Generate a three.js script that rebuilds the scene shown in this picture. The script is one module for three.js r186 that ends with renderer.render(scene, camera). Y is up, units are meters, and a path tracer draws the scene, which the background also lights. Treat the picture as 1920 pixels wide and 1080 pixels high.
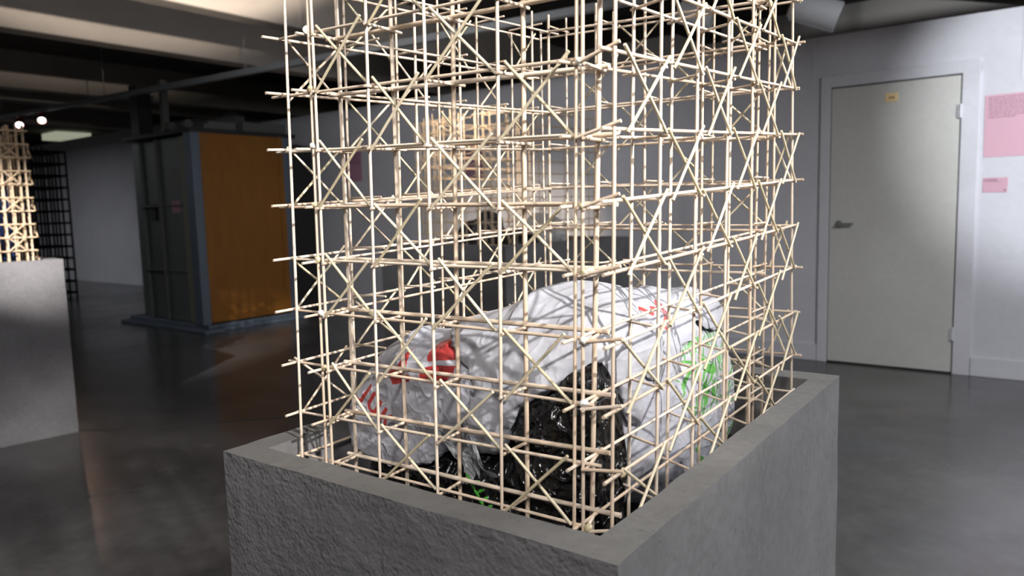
import * as THREE from 'three';
import { mergeGeometries, mergeVertices, toCreasedNormals } from 'three/addons/utils/BufferGeometryUtils.js';
import { RoundedBoxGeometry } from 'three/addons/geometries/RoundedBoxGeometry.js';
import { MarchingCubes } from 'three/addons/objects/MarchingCubes.js';
import { RectAreaLightUniformsLib } from 'three/addons/lights/RectAreaLightUniformsLib.js';

RectAreaLightUniformsLib.init();
const V = (x, y, z) => new THREE.Vector3(x, y, z);
const scene = new THREE.Scene();
scene.background = new THREE.Color(0x000000);

// ------------------------------------------------------------------ camera, exposure
const PITCH = 0.10724967, ROLL = -0.02663936, YAW = 0.65306222;
const camera = new THREE.PerspectiveCamera(2 * Math.atan(540 / 1396.66) * 180 / Math.PI, 16 / 9, 0.05, 60);
{
  const toRoom = new THREE.Matrix4().makeBasis(V(Math.cos(YAW), 0, -Math.sin(YAW)), V(0, 1, 0), V(Math.sin(YAW), 0, Math.cos(YAW)));
  const f = V(0, -Math.sin(PITCH), -Math.cos(PITCH)), x = V(1, 0, 0), u = x.clone().cross(f);
  const right = x.clone().multiplyScalar(Math.cos(ROLL)).addScaledVector(u, Math.sin(ROLL));
  const up = x.clone().multiplyScalar(-Math.sin(ROLL)).addScaledVector(u, Math.cos(ROLL));
  for (const a of [f, right, up]) a.applyMatrix4(toRoom);
  camera.position.set(0, 1.22, 0);
  camera.quaternion.setFromRotationMatrix(new THREE.Matrix4().makeBasis(right, up, f.negate()));
  camera.focus = 0.72;
  camera.userData.fStop = 9;
}
const renderer = new THREE.WebGLRenderer({ antialias: true });
renderer.toneMapping = THREE.LinearToneMapping;
renderer.toneMappingExposure = 1.0;
renderer.shadowMap.enabled = true;
renderer.shadowMap.type = THREE.PCFSoftShadowMap;

// the lamps of the room, with added fill lamps flood and wash: [name, label, position, target, half angle in degrees, penumbra, intensity, colour, drop below its rail, casing colour]
const WARM = [1, 0.85, 0.68], NEUTRAL = [1, 0.96, 0.92], COOL = [0.93, 0.96, 1];
const LAMPS = {
  key: { at: [2.70, 2.92, 0.24], to: [-0.40, 1.40, -0.60], angle: 7.8, penumbra: 1, power: 140, color: NEUTRAL, size: 2 },
  flood: { at: [0.66, 2.72, 0.82], to: [-0.36, 0.96, -0.56], angle: 17.5, penumbra: 1, power: 14.5, color: NEUTRAL, size: 8 },  // unseen fill lamp, added for soft light on planter and bags
  left: { at: [-2.75, 2.43, 0.80], to: [-4.62, 1.16, -1.55], angle: 8, penumbra: 1, power: 150, color: NEUTRAL },
  beams: { at: [-3.10, 2.46, -2.30], to: [-5.6, 5.05, -2.9], angle: 45, penumbra: 0.12, power: 39, color: [1, 0.88, 0.77] },
  middle: { at: [-2.35, 2.66, -2.62], to: [-3.22, 1.78, -3.95], angle: 16, penumbra: 1, power: 56, color: WARM },
  wash: { at: [-2.70, 2.60, -1.40], to: [-5.0, 1.25, -5.85], angle: 42, penumbra: 1, power: 15, color: COOL, size: 8 },  // unseen fill lamp, added to brighten the back wall
  notice: { at: [1.25, 2.42, -3.55], to: [0.42, 1.92, -5.85], angle: 27.5, penumbra: 0.28, power: 32, color: COOL },
};
// dim fill panels, added out of view to give the soft general light
const FILL_PANELS = [
  { at: [2.5, 2.66, 1.8], size: [2.4, 2.4], power: 2.6, label: 'square dim fill panel added behind the viewer' },
  { at: [1.0, 2.66, -2.6], size: [0.6, 2.0], power: 37, label: 'narrow dim fill panel added near the door' },
  { at: [-14.5, 2.62, -2.6], size: [1.6, 2.4], power: 5, label: 'dim fill panel added at the far left' },
  { at: [-2.2, 2.62, 2.9], size: [1.2, 2.4], power: 0.5, up: 6, label: 'long fill panel added left of the viewer' },
];

// ------------------------------------------------------------------ helpers
let seed = 7;
const rnd = () => { seed = (seed + 0x6D2B79F5) | 0; let t = Math.imul(seed ^ (seed >>> 15), 1 | seed); t = (t + Math.imul(t ^ (t >>> 7), 61 | t)) ^ t; return ((t ^ (t >>> 14)) >>> 0) / 4294967296; };
const rr = (a, b) => a + (b - a) * rnd();
const lerp = (a, b, t) => a + (b - a) * t;
const hash = (x, y, z) => { let h = Math.imul(x, 374761393) + Math.imul(y, 668265263) + Math.imul(z, 2147483647 - 5 * 1024); h = Math.imul(h ^ (h >>> 13), 1274126177); return ((h ^ (h >>> 16)) >>> 0) / 4294967296; };
function noise(x, y, z = 0) {                                       // value noise, -1..1
  const X = Math.floor(x), Y = Math.floor(y), Z = Math.floor(z);
  let fx = x - X, fy = y - Y, fz = z - Z;
  fx = fx * fx * (3 - 2 * fx); fy = fy * fy * (3 - 2 * fy); fz = fz * fz * (3 - 2 * fz);
  const c = (i, j, k) => hash(X + i, Y + j, Z + k);
  const a = lerp(lerp(c(0, 0, 0), c(1, 0, 0), fx), lerp(c(0, 1, 0), c(1, 1, 0), fx), fy);
  const b = lerp(lerp(c(0, 0, 1), c(1, 0, 1), fx), lerp(c(0, 1, 1), c(1, 1, 1), fx), fy);
  return lerp(a, b, fz) * 2 - 1;
}
const fbm = (x, y, z, n = 4) => { let s = 0, a = 0.5, f = 1; for (let i = 0; i < n; i++) { s += a * noise(x * f + i * 17.3, y * f - i * 9.1, z * f + i * 5.7); a *= 0.5; f *= 2.03; } return s; };
const ridge = (x, y, z) => { const n = 1 - Math.abs(noise(x, y, z)); return n * n; };

function tex(w, h, fn, srgb) {                                      // fn(i, j) -> [r, g, b] 0..1; tiles because fn gets periodic input from tile()
  const d = new Uint8Array(w * h * 4);
  for (let j = 0; j < h; j++) for (let i = 0; i < w; i++) {
    const c = fn(i / w, j / h), o = (j * w + i) * 4;
    for (let k = 0; k < 3; k++) d[o + k] = Math.max(0, Math.min(255, Math.round(c[k] * 255)));
    d[o + 3] = 255;
  }
  const t = new THREE.DataTexture(d, w, h, THREE.RGBAFormat);
  t.wrapS = t.wrapT = THREE.RepeatWrapping; t.magFilter = THREE.LinearFilter; t.minFilter = THREE.LinearMipmapLinearFilter; t.generateMipmaps = true;
  if (srgb) t.colorSpace = THREE.SRGBColorSpace;
  t.needsUpdate = true;
  return t;
}
// periodic fbm on a torus-like blend, so that textures tile
const per = (u, v, f, n = 4, s = 0) => {
  const g = (a, b) => fbm(a * f + s, b * f + s * 1.7, s, n);
  const bu = THREE.MathUtils.smoothstep(u, 0.8, 1), bv = THREE.MathUtils.smoothstep(v, 0.8, 1);
  return lerp(lerp(g(u, v), g(u - 1, v), bu), lerp(g(u, v - 1), g(u - 1, v - 1), bu), bv);
};
const rep = (t, x, y = x) => { const c = t.clone(); c.repeat.set(x, y); c.needsUpdate = true; return c; };
const std = (o) => new THREE.MeshStandardMaterial(o), phys = (o) => new THREE.MeshPhysicalMaterial(o);
const rgb = (r, g, b) => new THREE.Color().setRGB(r, g, b);

const used = {};
const numbered = (n) => { const k = used[n] = (used[n] ?? -1) + 1; return k ? n + '_' + String(k).padStart(3, '0') : n; };
function shade(o) { o.castShadow = o.receiveShadow = true; return o; }
function thing(name, label, category, at = V(0, 0, 0), turn = 0, group) {
  const o = new THREE.Group(); o.name = numbered(name); o.position.copy(at); o.rotation.y = turn;
  o.userData = { label, category }; if (group) o.userData.group = group;
  scene.add(o); return o;
}
function part(name, geo, mat, parent, label) {
  const m = shade(new THREE.Mesh(geo, mat)); m.name = parent === scene ? numbered(name) : name;
  if (label) m.userData.label = label;
  parent.add(m); return m;
}
function tag(o, label, category, group) { o.userData.label = label; o.userData.category = category; if (group) o.userData.group = group; return o; }
function struct(name, geo, mat, label) { const m = part(name, geo, mat, scene, label); m.userData.kind = 'structure'; return m; }
function structGroup(name, label) { const g = new THREE.Group(); g.name = numbered(name); g.userData = { kind: 'structure', label }; scene.add(g); return g; }
// uv in metres from the dominant axis of the normal
function metres(g) {
  if (!g.attributes.normal) g.computeVertexNormals();
  const p = g.attributes.position, n = g.attributes.normal, uv = new Float32Array(p.count * 2);
  for (let i = 0; i < p.count; i++) {
    const a = Math.abs(n.getX(i)), b = Math.abs(n.getY(i)), c = Math.abs(n.getZ(i));
    const [s, t] = b >= a && b >= c ? [p.getX(i), p.getZ(i)] : a >= c ? [p.getZ(i), p.getY(i)] : [p.getX(i), p.getY(i)];
    uv[2 * i] = s; uv[2 * i + 1] = t;
  }
  g.setAttribute('uv', new THREE.BufferAttribute(uv, 2)); return g;
}
const box = (x0, x1, y0, y1, z0, z1) => metres(new THREE.BoxGeometry(x1 - x0, y1 - y0, z1 - z0).translate((x0 + x1) / 2, (y0 + y1) / 2, (z0 + z1) / 2));
const rbox = (x0, x1, y0, y1, z0, z1, r = 0.004, s = 2) => metres(new RoundedBoxGeometry(x1 - x0, y1 - y0, z1 - z0, s, r).translate((x0 + x1) / 2, (y0 + y1) / 2, (z0 + z1) / 2));
const clean = (g) => { const c = g.index ? g.toNonIndexed() : g; for (const k of Object.keys(c.attributes)) if (!['position', 'normal', 'uv'].includes(k)) c.deleteAttribute(k); return c; };
const merge = (l) => mergeGeometries(l.map(clean));
function cyl(r, a, b, n = 12, r2 = r) {
  const d = b.clone().sub(a), g = new THREE.CylinderGeometry(r2, r, d.length(), n);
  g.applyQuaternion(new THREE.Quaternion().setFromUnitVectors(V(0, 1, 0), d.clone().normalize()));
  return g.translate((a.x + b.x) / 2, (a.y + b.y) / 2, (a.z + b.z) / 2);
}

// ------------------------------------------------------------------ materials
const T = {
  plaster: tex(512, 512, (u, v) => { const n = 0.5 + 0.55 * per(u, v, 6, 5); return [n, n, n]; }),
  wallTint: tex(512, 512, (u, v) => { const n = 0.955 + 0.035 * per(u, v, 3, 4, 3) + 0.02 * per(u, v, 40, 2, 9); return [n, n, n * 1.005]; }, true),
  floorTint: tex(1024, 1024, (u, v) => { const n = 0.40 + 0.11 * per(u, v, 4, 5, 21) + 0.05 * per(u, v, 24, 4, 2) + 0.03 * per(u, v, 90, 2, 31), w = 0.02 * per(u, v, 3, 3, 44); return [n + 0.012 + w, n + 0.005, n + 0.002 - w]; }, true),
  floorRough: tex(1024, 1024, (u, v) => { const n = 0.36 + 0.12 * per(u, v, 5, 5, 8) + 0.06 * per(u, v, 50, 3, 77); return [n, n, n]; }),
  floorBump: tex(1024, 1024, (u, v) => { const n = 0.5 + 0.5 * per(u, v, 30, 4, 60); return [n, n, n]; }),
  concrete: tex(1024, 1024, (u, v) => { const n = 0.60 + 0.06 * per(u, v, 5, 4, 12) + 0.045 * per(u, v, 60, 3, 4) - (noise(u * 180, v * 180, 4) > 0.86 ? 0.10 : 0); return [n, n * 0.992, n * 0.985]; }, true),
  trowel: tex(1024, 1024, (u, v) => { const n = 0.5 + 0.35 * per(u, v, 9, 5, 31) + 0.30 * per(u * 0.6, v, 46, 3, 15) + 0.22 * per(u, v, 120, 2, 88); return [n, n, n]; }),
  bamboo: tex(64, 512, (u, v) => {
    const s = 0.045 * noise(u * 40, v * 3, 2) + 0.05 * noise(u * 6, v * 7, 5), spot = noise(u * 5, v * 34, 11) > 0.80 ? 0.13 : 0, m = 0.90 + s - spot;
    return [m, m * 0.985, m * 0.965];
  }, true),
  wood: tex(256, 512, (u, v) => { const n = 0.93 + 0.05 * per(u, v * 0.3, 24, 3, 7) + 0.02 * noise(u * 160, v * 8); return [n, n, n]; }, true),
  crinkle: tex(512, 512, (u, v) => { const w = 0.25 * per(u, v, 5, 3, 3), a = per(u + w * 0.2, v, 7, 3, 40), b = per(u, v + w * 0.2, 13, 3, 51); const n = 0.15 + 0.55 * Math.pow(1 - Math.abs(a) * 2, 3) + 0.35 * Math.pow(1 - Math.min(1, Math.abs(b) * 2.4), 2); return [n, n, n]; }),
};
const M = {
  wall: std({ color: rgb(0.66, 0.66, 0.70), roughness: 0.9, map: rep(T.wallTint, 0.7), bumpMap: rep(T.plaster, 2.5), bumpScale: 0.0008 }),
  backRoom: std({ color: rgb(0.42, 0.40, 0.38), roughness: 0.95 }),
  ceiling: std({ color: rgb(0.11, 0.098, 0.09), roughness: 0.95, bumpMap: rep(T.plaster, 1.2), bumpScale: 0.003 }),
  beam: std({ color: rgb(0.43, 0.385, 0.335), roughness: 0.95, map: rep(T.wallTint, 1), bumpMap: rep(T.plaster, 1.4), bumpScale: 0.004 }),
  floor: phys({ color: rgb(0.54, 0.54, 0.55), map: rep(T.floorTint, 0.33), roughness: 0.6, roughnessMap: rep(T.floorRough, 0.4), bumpMap: rep(T.floorBump, 1.6), bumpScale: 0.0006, specularIntensity: 0.9 }),
  trim: std({ color: rgb(0.68, 0.68, 0.72), roughness: 0.55, map: rep(T.wallTint, 1.5) }),
  door: std({ color: rgb(0.63, 0.625, 0.585), roughness: 0.5, map: rep(T.wallTint, 0.9), bumpMap: rep(T.plaster, 5), bumpScale: 0.0003 }),
  gap: std({ color: rgb(0.03, 0.03, 0.03), roughness: 1 }),
  chrome: std({ color: rgb(0.75, 0.76, 0.78), metalness: 1, roughness: 0.18 }),
  concrete: std({ color: rgb(0.40, 0.40, 0.415), roughness: 0.88, map: rep(T.concrete, 2.2), bumpMap: rep(T.trowel, 1.6), bumpScale: 0.0007 }),
  concreteRim: std({ color: rgb(0.35, 0.343, 0.335), roughness: 0.88, map: rep(T.concrete, 2.2), bumpMap: rep(T.trowel, 1.6), bumpScale: 0.0008 }),
  concreteRough: std({ color: rgb(0.345, 0.345, 0.36), roughness: 0.85, map: rep(T.concrete, 2.2), bumpMap: rep(T.trowel, 3.0), bumpScale: 0.0028 }),
  concretePale: std({ color: rgb(0.54, 0.53, 0.56), roughness: 0.85, map: rep(T.concrete, 1.4), bumpMap: rep(T.trowel, 1.2), bumpScale: 0.0006 }),
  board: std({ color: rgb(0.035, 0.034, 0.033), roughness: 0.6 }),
  metalBlue: std({ color: rgb(0.16, 0.20, 0.26), roughness: 0.5, metalness: 0.3, bumpMap: rep(T.plaster, 3), bumpScale: 0.0008 }),
  metalGreen: std({ color: rgb(0.17, 0.20, 0.20), roughness: 0.5, metalness: 0.2, bumpMap: rep(T.plaster, 3), bumpScale: 0.0008 }),
  metalPale: std({ color: rgb(0.27, 0.27, 0.22), roughness: 0.6 }),
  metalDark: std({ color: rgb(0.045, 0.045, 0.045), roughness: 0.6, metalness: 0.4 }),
  metalGrey: std({ color: rgb(0.16, 0.16, 0.15), roughness: 0.6, metalness: 0.3 }),
  panel: std({ color: rgb(0.36, 0.14, 0.016), roughness: 0.55, map: rep(T.wood, 1, 0.6) }),
  steel: std({ color: rgb(0.012, 0.012, 0.013), roughness: 0.5, metalness: 0.3 }),
  rail: std({ color: rgb(0.26, 0.275, 0.29), roughness: 0.5, metalness: 0.1 }),
  lampWhite: std({ color: rgb(0.72, 0.74, 0.78), roughness: 0.5 }),
  lampRed: std({ color: rgb(0.45, 0.10, 0.05), roughness: 0.35, metalness: 0.4 }),
  glow: std({ color: 0x111111, emissive: rgb(1, 0.95, 0.9), emissiveIntensity: 6 }),
  black: phys({ color: rgb(0.006, 0.006, 0.007), roughness: 0.22, bumpMap: rep(T.crinkle, 6), bumpScale: 0.010 }),
  blackFar: phys({ color: rgb(0.008, 0.009, 0.012), roughness: 0.3, bumpMap: rep(T.crinkle, 5), bumpScale: 0.006 }),
  blueFar: phys({ color: rgb(0.008, 0.022, 0.085), roughness: 0.32, bumpMap: rep(T.crinkle, 5), bumpScale: 0.006 }),
  whiteFar: phys({ color: rgb(0.55, 0.55, 0.56), roughness: 0.45, bumpMap: rep(T.crinkle, 5), bumpScale: 0.004 }),
  glue: phys({ color: rgb(0.62, 0.55, 0.36), roughness: 0.25, transmission: 0.35, thickness: 0 }),
  glueClear: phys({ color: rgb(0.80, 0.79, 0.76), roughness: 0.2, transmission: 0.2, thickness: 0 }),
  pink: std({ color: rgb(0.62, 0.36, 0.45), roughness: 0.9 }),
  cardboard: std({ color: rgb(0.10, 0.065, 0.04), roughness: 0.9 }),
  red: std({ color: rgb(0.45, 0.02, 0.02), roughness: 0.5 }),
};
const bambooMat = (r, g, b, s) => std({ color: rgb(r, g, b), roughness: 0.55, map: rep(T.bamboo, 1, s) });
const BAM = [bambooMat(0.69, 0.585, 0.485, 1.3), bambooMat(0.72, 0.625, 0.53, 0.9), bambooMat(0.67, 0.55, 0.44, 1.1), bambooMat(0.64, 0.515, 0.40, 1.6)];
const BRACE = [bambooMat(0.66, 0.595, 0.44, 0.8), bambooMat(0.70, 0.635, 0.49, 0.9), bambooMat(0.60, 0.53, 0.365, 0.7)];
const FARBAM = [bambooMat(0.68, 0.52, 0.35, 1), bambooMat(0.72, 0.57, 0.41, 1)];

// ------------------------------------------------------------------ the room
const WALL_Z = -5.85;
struct('floor', box(-22, 6.2, -0.15, 0, -8.2, 4.4), M.floor, 'polished dark grey concrete floor of the gallery');
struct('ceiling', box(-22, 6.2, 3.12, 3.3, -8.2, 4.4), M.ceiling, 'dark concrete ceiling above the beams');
struct('wall_back', merge([box(-10.4, 6.2, 0, 2.4, WALL_Z - 0.14, WALL_Z)]), M.wall, 'white partition wall with the door and pink notices');
struct('wall_left', box(-20, -10.2, 0, 2.78, -6.75, -6.6), M.wall, 'white partition wall left of the lift');
struct('wall_behind', box(-22, 6.2, 0, 3.3, 4.25, 4.4), M.backRoom);
struct('wall_right', box(6.05, 6.2, 0, 3.3, -8.2, 4.4), M.backRoom);
struct('wall_far', box(-22, 6.2, 0, 3.3, -8.2, -8.05), M.backRoom);
struct('wall_end', box(-22, -21.85, 0, 3.3, -8.2, 4.4), M.backRoom);
// concrete beams across the ceiling
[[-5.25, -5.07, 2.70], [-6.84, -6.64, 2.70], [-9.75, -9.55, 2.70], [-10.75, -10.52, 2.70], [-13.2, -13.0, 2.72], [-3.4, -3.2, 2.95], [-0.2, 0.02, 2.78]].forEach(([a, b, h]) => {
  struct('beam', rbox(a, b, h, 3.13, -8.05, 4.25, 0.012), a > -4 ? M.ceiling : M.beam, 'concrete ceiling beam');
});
struct('trim_1', box(-5.068, -5.05, 2.72, 3.12, -3.93, -3.91), M.beam, 'thin conduit on the nearest beam');
// skirting
struct('baseboard_back', merge([rbox(-10.4, -1.545, 0, 0.13, WALL_Z, WALL_Z + 0.018, 0.004), rbox(-0.56, 6, 0, 0.13, WALL_Z, WALL_Z + 0.018, 0.004)]), M.trim);
// wall joints: narrow filler strips of the partition
struct('trim_2', merge([box(-1.63, -1.615, 2.03, 2.4, WALL_Z, WALL_Z + 0.003), box(-0.345, -0.335, 1.95, 2.4, WALL_Z, WALL_Z + 0.0025)]), M.trim);
// filled joint across the floor
{
  const pts = [[-5.6, -1.02], [-4.42, -1.93], [-4.02, -2.36], [-3.72, -2.70], [-3.0, -3.5]], gs = [];
  for (let i = 0; i + 1 < pts.length; i++) { const [a, b] = [pts[i], pts[i + 1]], l = Math.hypot(b[0] - a[0], b[1] - a[1]), q = new THREE.BoxGeometry(l + 0.004, 0.0016, 0.024); q.rotateY(Math.atan2(-(b[1] - a[1]), b[0] - a[0])); q.translate((a[0] + b[0]) / 2, 0.0004, (a[1] + b[1]) / 2); gs.push(q); }
  struct('trim_3', merge(gs), M.gap, 'dark filled joint in the floor');
}
// door
{
  const d = structGroup('door_1', 'plain cream door with a chrome lever handle in a white frame');
  const x0 = -1.488, x1 = -0.668, h = 2.022, z = WALL_Z;
  part('recess', box(x0 - 0.004, x1 + 0.004, 0, h + 0.006, z - 0.01, z + 0.004), M.gap, d);
  part('door_panel', rbox(x0 + 0.003, x1 - 0.006, 0.012, h - 0.006, z - 0.004, z + 0.016, 0.003), M.door, d);
  const w = 0.072;
  part('frame_side', rbox(x0 - w, x0 - 0.002, 0, h + 0.072, z, z + 0.024, 0.004), M.trim, d);
  part('frame_side', rbox(x1 + 0.002, x1 + 0.105, 0, h + 0.072, z, z + 0.024, 0.004), M.trim, d);
  part('frame_head', rbox(x0 - w, x1 + 0.105, h + 0.003, h + 0.088, z, z + 0.0245, 0.004), M.trim, d);
  for (const y of [1.78, 0.28]) {
    const hg = part('hinge', merge([cyl(0.009, V(x1 - 0.002, y - 0.045, z + 0.026), V(x1 - 0.002, y + 0.045, z + 0.026), 10), box(x1 - 0.02, x1 + 0.016, y - 0.044, y + 0.044, z + 0.016, z + 0.0255)]), M.trim, d);
  }
  const hx = x0 + 0.072, hy = 1.037;
  const hd = part('handle', merge([cyl(0.027, V(hx, hy, z + 0.016), V(hx, hy, z + 0.024), 20), cyl(0.010, V(hx, hy, z + 0.02), V(hx, hy, z + 0.06), 12), cyl(0.0095, V(hx - 0.006, hy, z + 0.058), V(hx + 0.105, hy + 0.002, z + 0.054), 12, 0.008)]), M.chrome, d);
}
// room sign and notices
function canvasTex(w, h, draw) {
  const c = document.createElement('canvas'); c.width = w; c.height = h; draw(c.getContext('2d'), w, h);
  const t = new THREE.CanvasTexture(c); t.colorSpace = THREE.SRGBColorSpace; return t;
}
function sheet(name, label, category, x0, x1, y0, y1, t, tilt = 0, thick = 0.003, z = WALL_Z) {
  const g = new RoundedBoxGeometry(x1 - x0, y1 - y0, thick, 1, thick * 0.3), p = g.attributes.position, uv = g.attributes.uv;
  for (let i = 0; i < p.count; i++) uv.setXY(i, p.getX(i) / (x1 - x0) + 0.5, p.getY(i) / (y1 - y0) + 0.5);
  const m = part(name, g, std({ map: t, roughness: 0.85 }), scene);
  m.position.set((x0 + x1) / 2, (y0 + y1) / 2, z + thick / 2 + 0.0003); m.rotation.z = tilt;
  return tag(m, label, category);
}
sheet('room_sign', 'small cream sign reading 206 near the top of the door', 'sign', -1.13, -1.048, 1.885, 1.945, canvasTex(256, 192, (c, w, h) => {
  c.fillStyle = '#f3d6a2'; c.fillRect(0, 0, w, h); c.fillStyle = '#6a4a22'; c.font = 'bold 78px sans-serif'; c.textAlign = 'center'; c.textBaseline = 'middle'; c.fillText('206', w / 2, h / 2 + 8);
}), 0, 0.005, WALL_Z + 0.016);
const textRow = (c, x0, x1, y, hgt, s) => { let x = x0, k = s; while (x < x1) { k = (k * 1103515245 + 12345) & 0x7fffffff; const w = 8 + (k >> 8) % 34; c.fillRect(x, y, Math.min(w, x1 - x), hgt); x += w + 7; } };
sheet('notice_sheet', 'large pink notice with small printed text at its top, right of the door', 'notice', -0.534, -0.19, 1.468, 1.868, canvasTex(600, 700, (c, w, h) => {
  c.fillStyle = '#cfa6b5'; c.fillRect(0, 0, w, h); c.fillStyle = 'rgba(92,52,74,0.7)';
  for (let i = 0; i < 10; i++) textRow(c, 34, i === 9 ? 300 : w - 30, 26 + i * 25, 8, 31 + i * 77);
}), 0.006);
sheet('caption_card', 'small pink caption card below the large pink notice', 'card', -0.53, -0.391, 1.237, 1.333, canvasTex(400, 270, (c, w, h) => {
  c.fillStyle = '#c9a0b0'; c.fillRect(0, 0, w, h); c.fillStyle = 'rgba(80,46,66,0.75)';
  textRow(c, 22, 230, 26, 12, 5); textRow(c, 22, 240, 50, 12, 9); textRow(c, 22, 300, 74, 6, 12);
  c.beginPath(); c.arc(356, 232, 17, 0, 7); c.fill();
}), -0.01);
const blank = (col) => canvasTex(128, 128, (c, w, h) => { c.fillStyle = col; c.fillRect(0, 0, w, h); c.fillStyle = 'rgba(70,40,60,0.5)'; for (let i = 0; i < 6; i++) textRow(c, 8, 118, 10 + i * 8, 3, 3 + i); });
sheet('pink_poster', 'pink poster on the back wall just right of the lift', 'poster', -6.93, -6.60, 1.572, 1.914, blank('#b98aa0'));
sheet('hanging_poster', 'pink poster on the back wall behind the middle bamboo tower', 'poster', -5.06, -4.77, 1.52, 1.93, blank('#a58094'));

// ------------------------------------------------------------------ the lift at the left
{
  const g = thing('goods_lift', 'grey blue steel goods lift with an orange brown door', 'lift', V(-7.9, 0, -4.75));
  const P = (x0, x1, y0, y1, z0, z1, r) => rbox(x0 + 7.9, x1 + 7.9, y0, y1, z0 + 4.75, z1 + 4.75, r);
  part('base_plate', merge([P(-8.95, -7.12, 0, 0.035, -4.32, -4.10, 0.006), P(-8.9, -7.2, 0.03, 0.075, -5.42, -4.19, 0.006), P(-7.34, -7.2, 0, 0.06, -5.45, -4.2, 0.006)]), M.metalBlue, g);
  part('corner_post', P(-7.42, -7.27, 0.07, 2.1, -4.27, -4.17, 0.012), M.metalBlue, g);
  part('corner_post', P(-7.36, -7.27, 0.07, 2.1, -5.36, -5.27, 0.012), M.metalBlue, g);
  part('corner_post', P(-8.66, -8.5, 0.07, 2.06, -4.36, -4.25, 0.012), M.metalGreen, g);
  part('edge_strip', P(-7.60, -7.45, 0.08, 2.06, -4.27, -4.215, 0.008), M.metalPale, g);
  const dr = part('lift_door', P(-7.32, -7.275, 0.09, 2.1, -5.27, -4.27, 0.004), M.panel, g);
  part('door_edge', merge([P(-7.277, -7.262, 0.09, 2.1, -5.27, -5.21, 0.004), P(-7.277, -7.262, 0.09, 0.165, -5.21, -4.275, 0.004)]), M.panel, dr);
  part('side_panel', P(-8.08, -7.60, 0.08, 2.06, -4.30, -4.24, 0.004), M.metalGreen, g);
  part('side_panel', P(-8.5, -8.12, 0.08, 2.06, -4.34, -4.28, 0.004), M.metalGreen, g);
  part('side_seam', merge([P(-8.1, -8.06, 0.08, 2.06, -4.33, -4.215, 0.004), P(-8.5, -7.62, 0.62, 0.64, -4.29, -4.225, 0.003), P(-8.5, -7.62, 1.33, 1.35, -4.29, -4.225, 0.003)]), M.metalGrey, g);
  part('rear_panel', P(-8.6, -7.36, 0.08, 2.04, -5.36, -5.3, 0.004), M.metalGreen, g);
  part('inner_panel', P(-8.62, -8.56, 0.08, 2.04, -5.32, -4.32, 0.004), M.metalGreen, g);
  part('rear_shade_panel', P(-8.3, -7.43, 0.0, 2.02, -5.80, -5.46, 0.006), M.metalDark, g);  // dark panel added in place of the shade between lift and wall
  part('roof_plate', P(-8.7, -7.26, 2.08, 2.125, -5.45, -4.16, 0.006), M.metalDark, g);
  part('motor_frame', merge([P(-8.2, -7.32, 2.125, 2.18, -4.5, -4.36, 0.006), P(-7.6, -7.34, 2.125, 2.215, -4.75, -4.42, 0.01), P(-7.62, -7.36, 2.125, 2.24, -5.4, -4.85, 0.012)]), M.metalGrey, g);
  part('pulley', cyl(0.05, V(-0.05, 2.19, 0.43), V(0.02, 2.19, 0.43), 18), M.metalGrey, g);
  part('pulley', cyl(0.05, V(0.28, 2.19, 0.43), V(0.35, 2.19, 0.43), 18), M.metalGrey, g);
  part('guide_column', P(-8.62, -8.44, 2.1, 2.7, -4.4, -4.24, 0.006), M.metalDark, g);
  part('guide_column', P(-8.06, -7.99, 2.1, 2.7, -4.36, -4.29, 0.006), M.metalGrey, g);
  part('call_box', P(-8.36, -8.24, 1.19, 1.36, -4.285, -4.25, 0.006), M.metalDark, g);
  part('label_plate', P(-7.86, -7.68, 1.26, 1.39, -4.245, -4.236, 0.002), M.pink, g, 'small pink card');
  const pa = part('paper_sheet', P(-7.84, -7.66, 1.50, 1.74, -4.245, -4.237, 0.002), std({ color: rgb(0.30, 0.31, 0.30), roughness: 0.9, map: canvasTex(128, 128, (c, w, h) => { c.fillStyle = '#ffffff'; c.fillRect(0, 0, w, h); c.fillStyle = '#888888'; for (let i = 0; i < 6; i++) textRow(c, 12, 116, 14 + i * 18, 6, 2 + i); }) }), g, 'printed paper sheet');
}

// ------------------------------------------------------------------ rail with lamps
{
  const r = thing('lighting_rail', 'long grey lighting rail hung under the ceiling beams', 'rail', V(-4.2, 2.5, -4.1));
  const a = V(-12, 2.5, -3.57), b = V(4.5, 2.5, -4.906), o = V(4.2, -2.5, 4.1);
  const dir = b.clone().sub(a), g = new RoundedBoxGeometry(dir.length(), 0.055, 0.05, 1, 0.006);
  g.rotateY(Math.atan2(-dir.z, dir.x)); const c = a.clone().add(b).multiplyScalar(0.5).add(o); g.translate(c.x, c.y, c.z);
  part('rail_bar', g, M.rail, r);
  for (const t of [0.08, 0.22, 0.36, 0.5, 0.62, 0.76, 0.9]) { const p = a.clone().lerp(b, t).add(o); part('hanger', cyl(0.004, p, V(p.x, 0.62, p.z), 6), M.rail, r); }
}
function lampGeo(len, r) { const pts = [[0, len], [r * 0.72, len], [r * 0.98, len * 0.92], [r, len * 0.6], [r, 0.004], [r * 0.93, 0], [r * 0.9, 0.02], [0, 0.022]].map(([x, y]) => new THREE.Vector2(x, y)); return new THREE.LatheGeometry(pts.reverse(), 24); }
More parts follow.
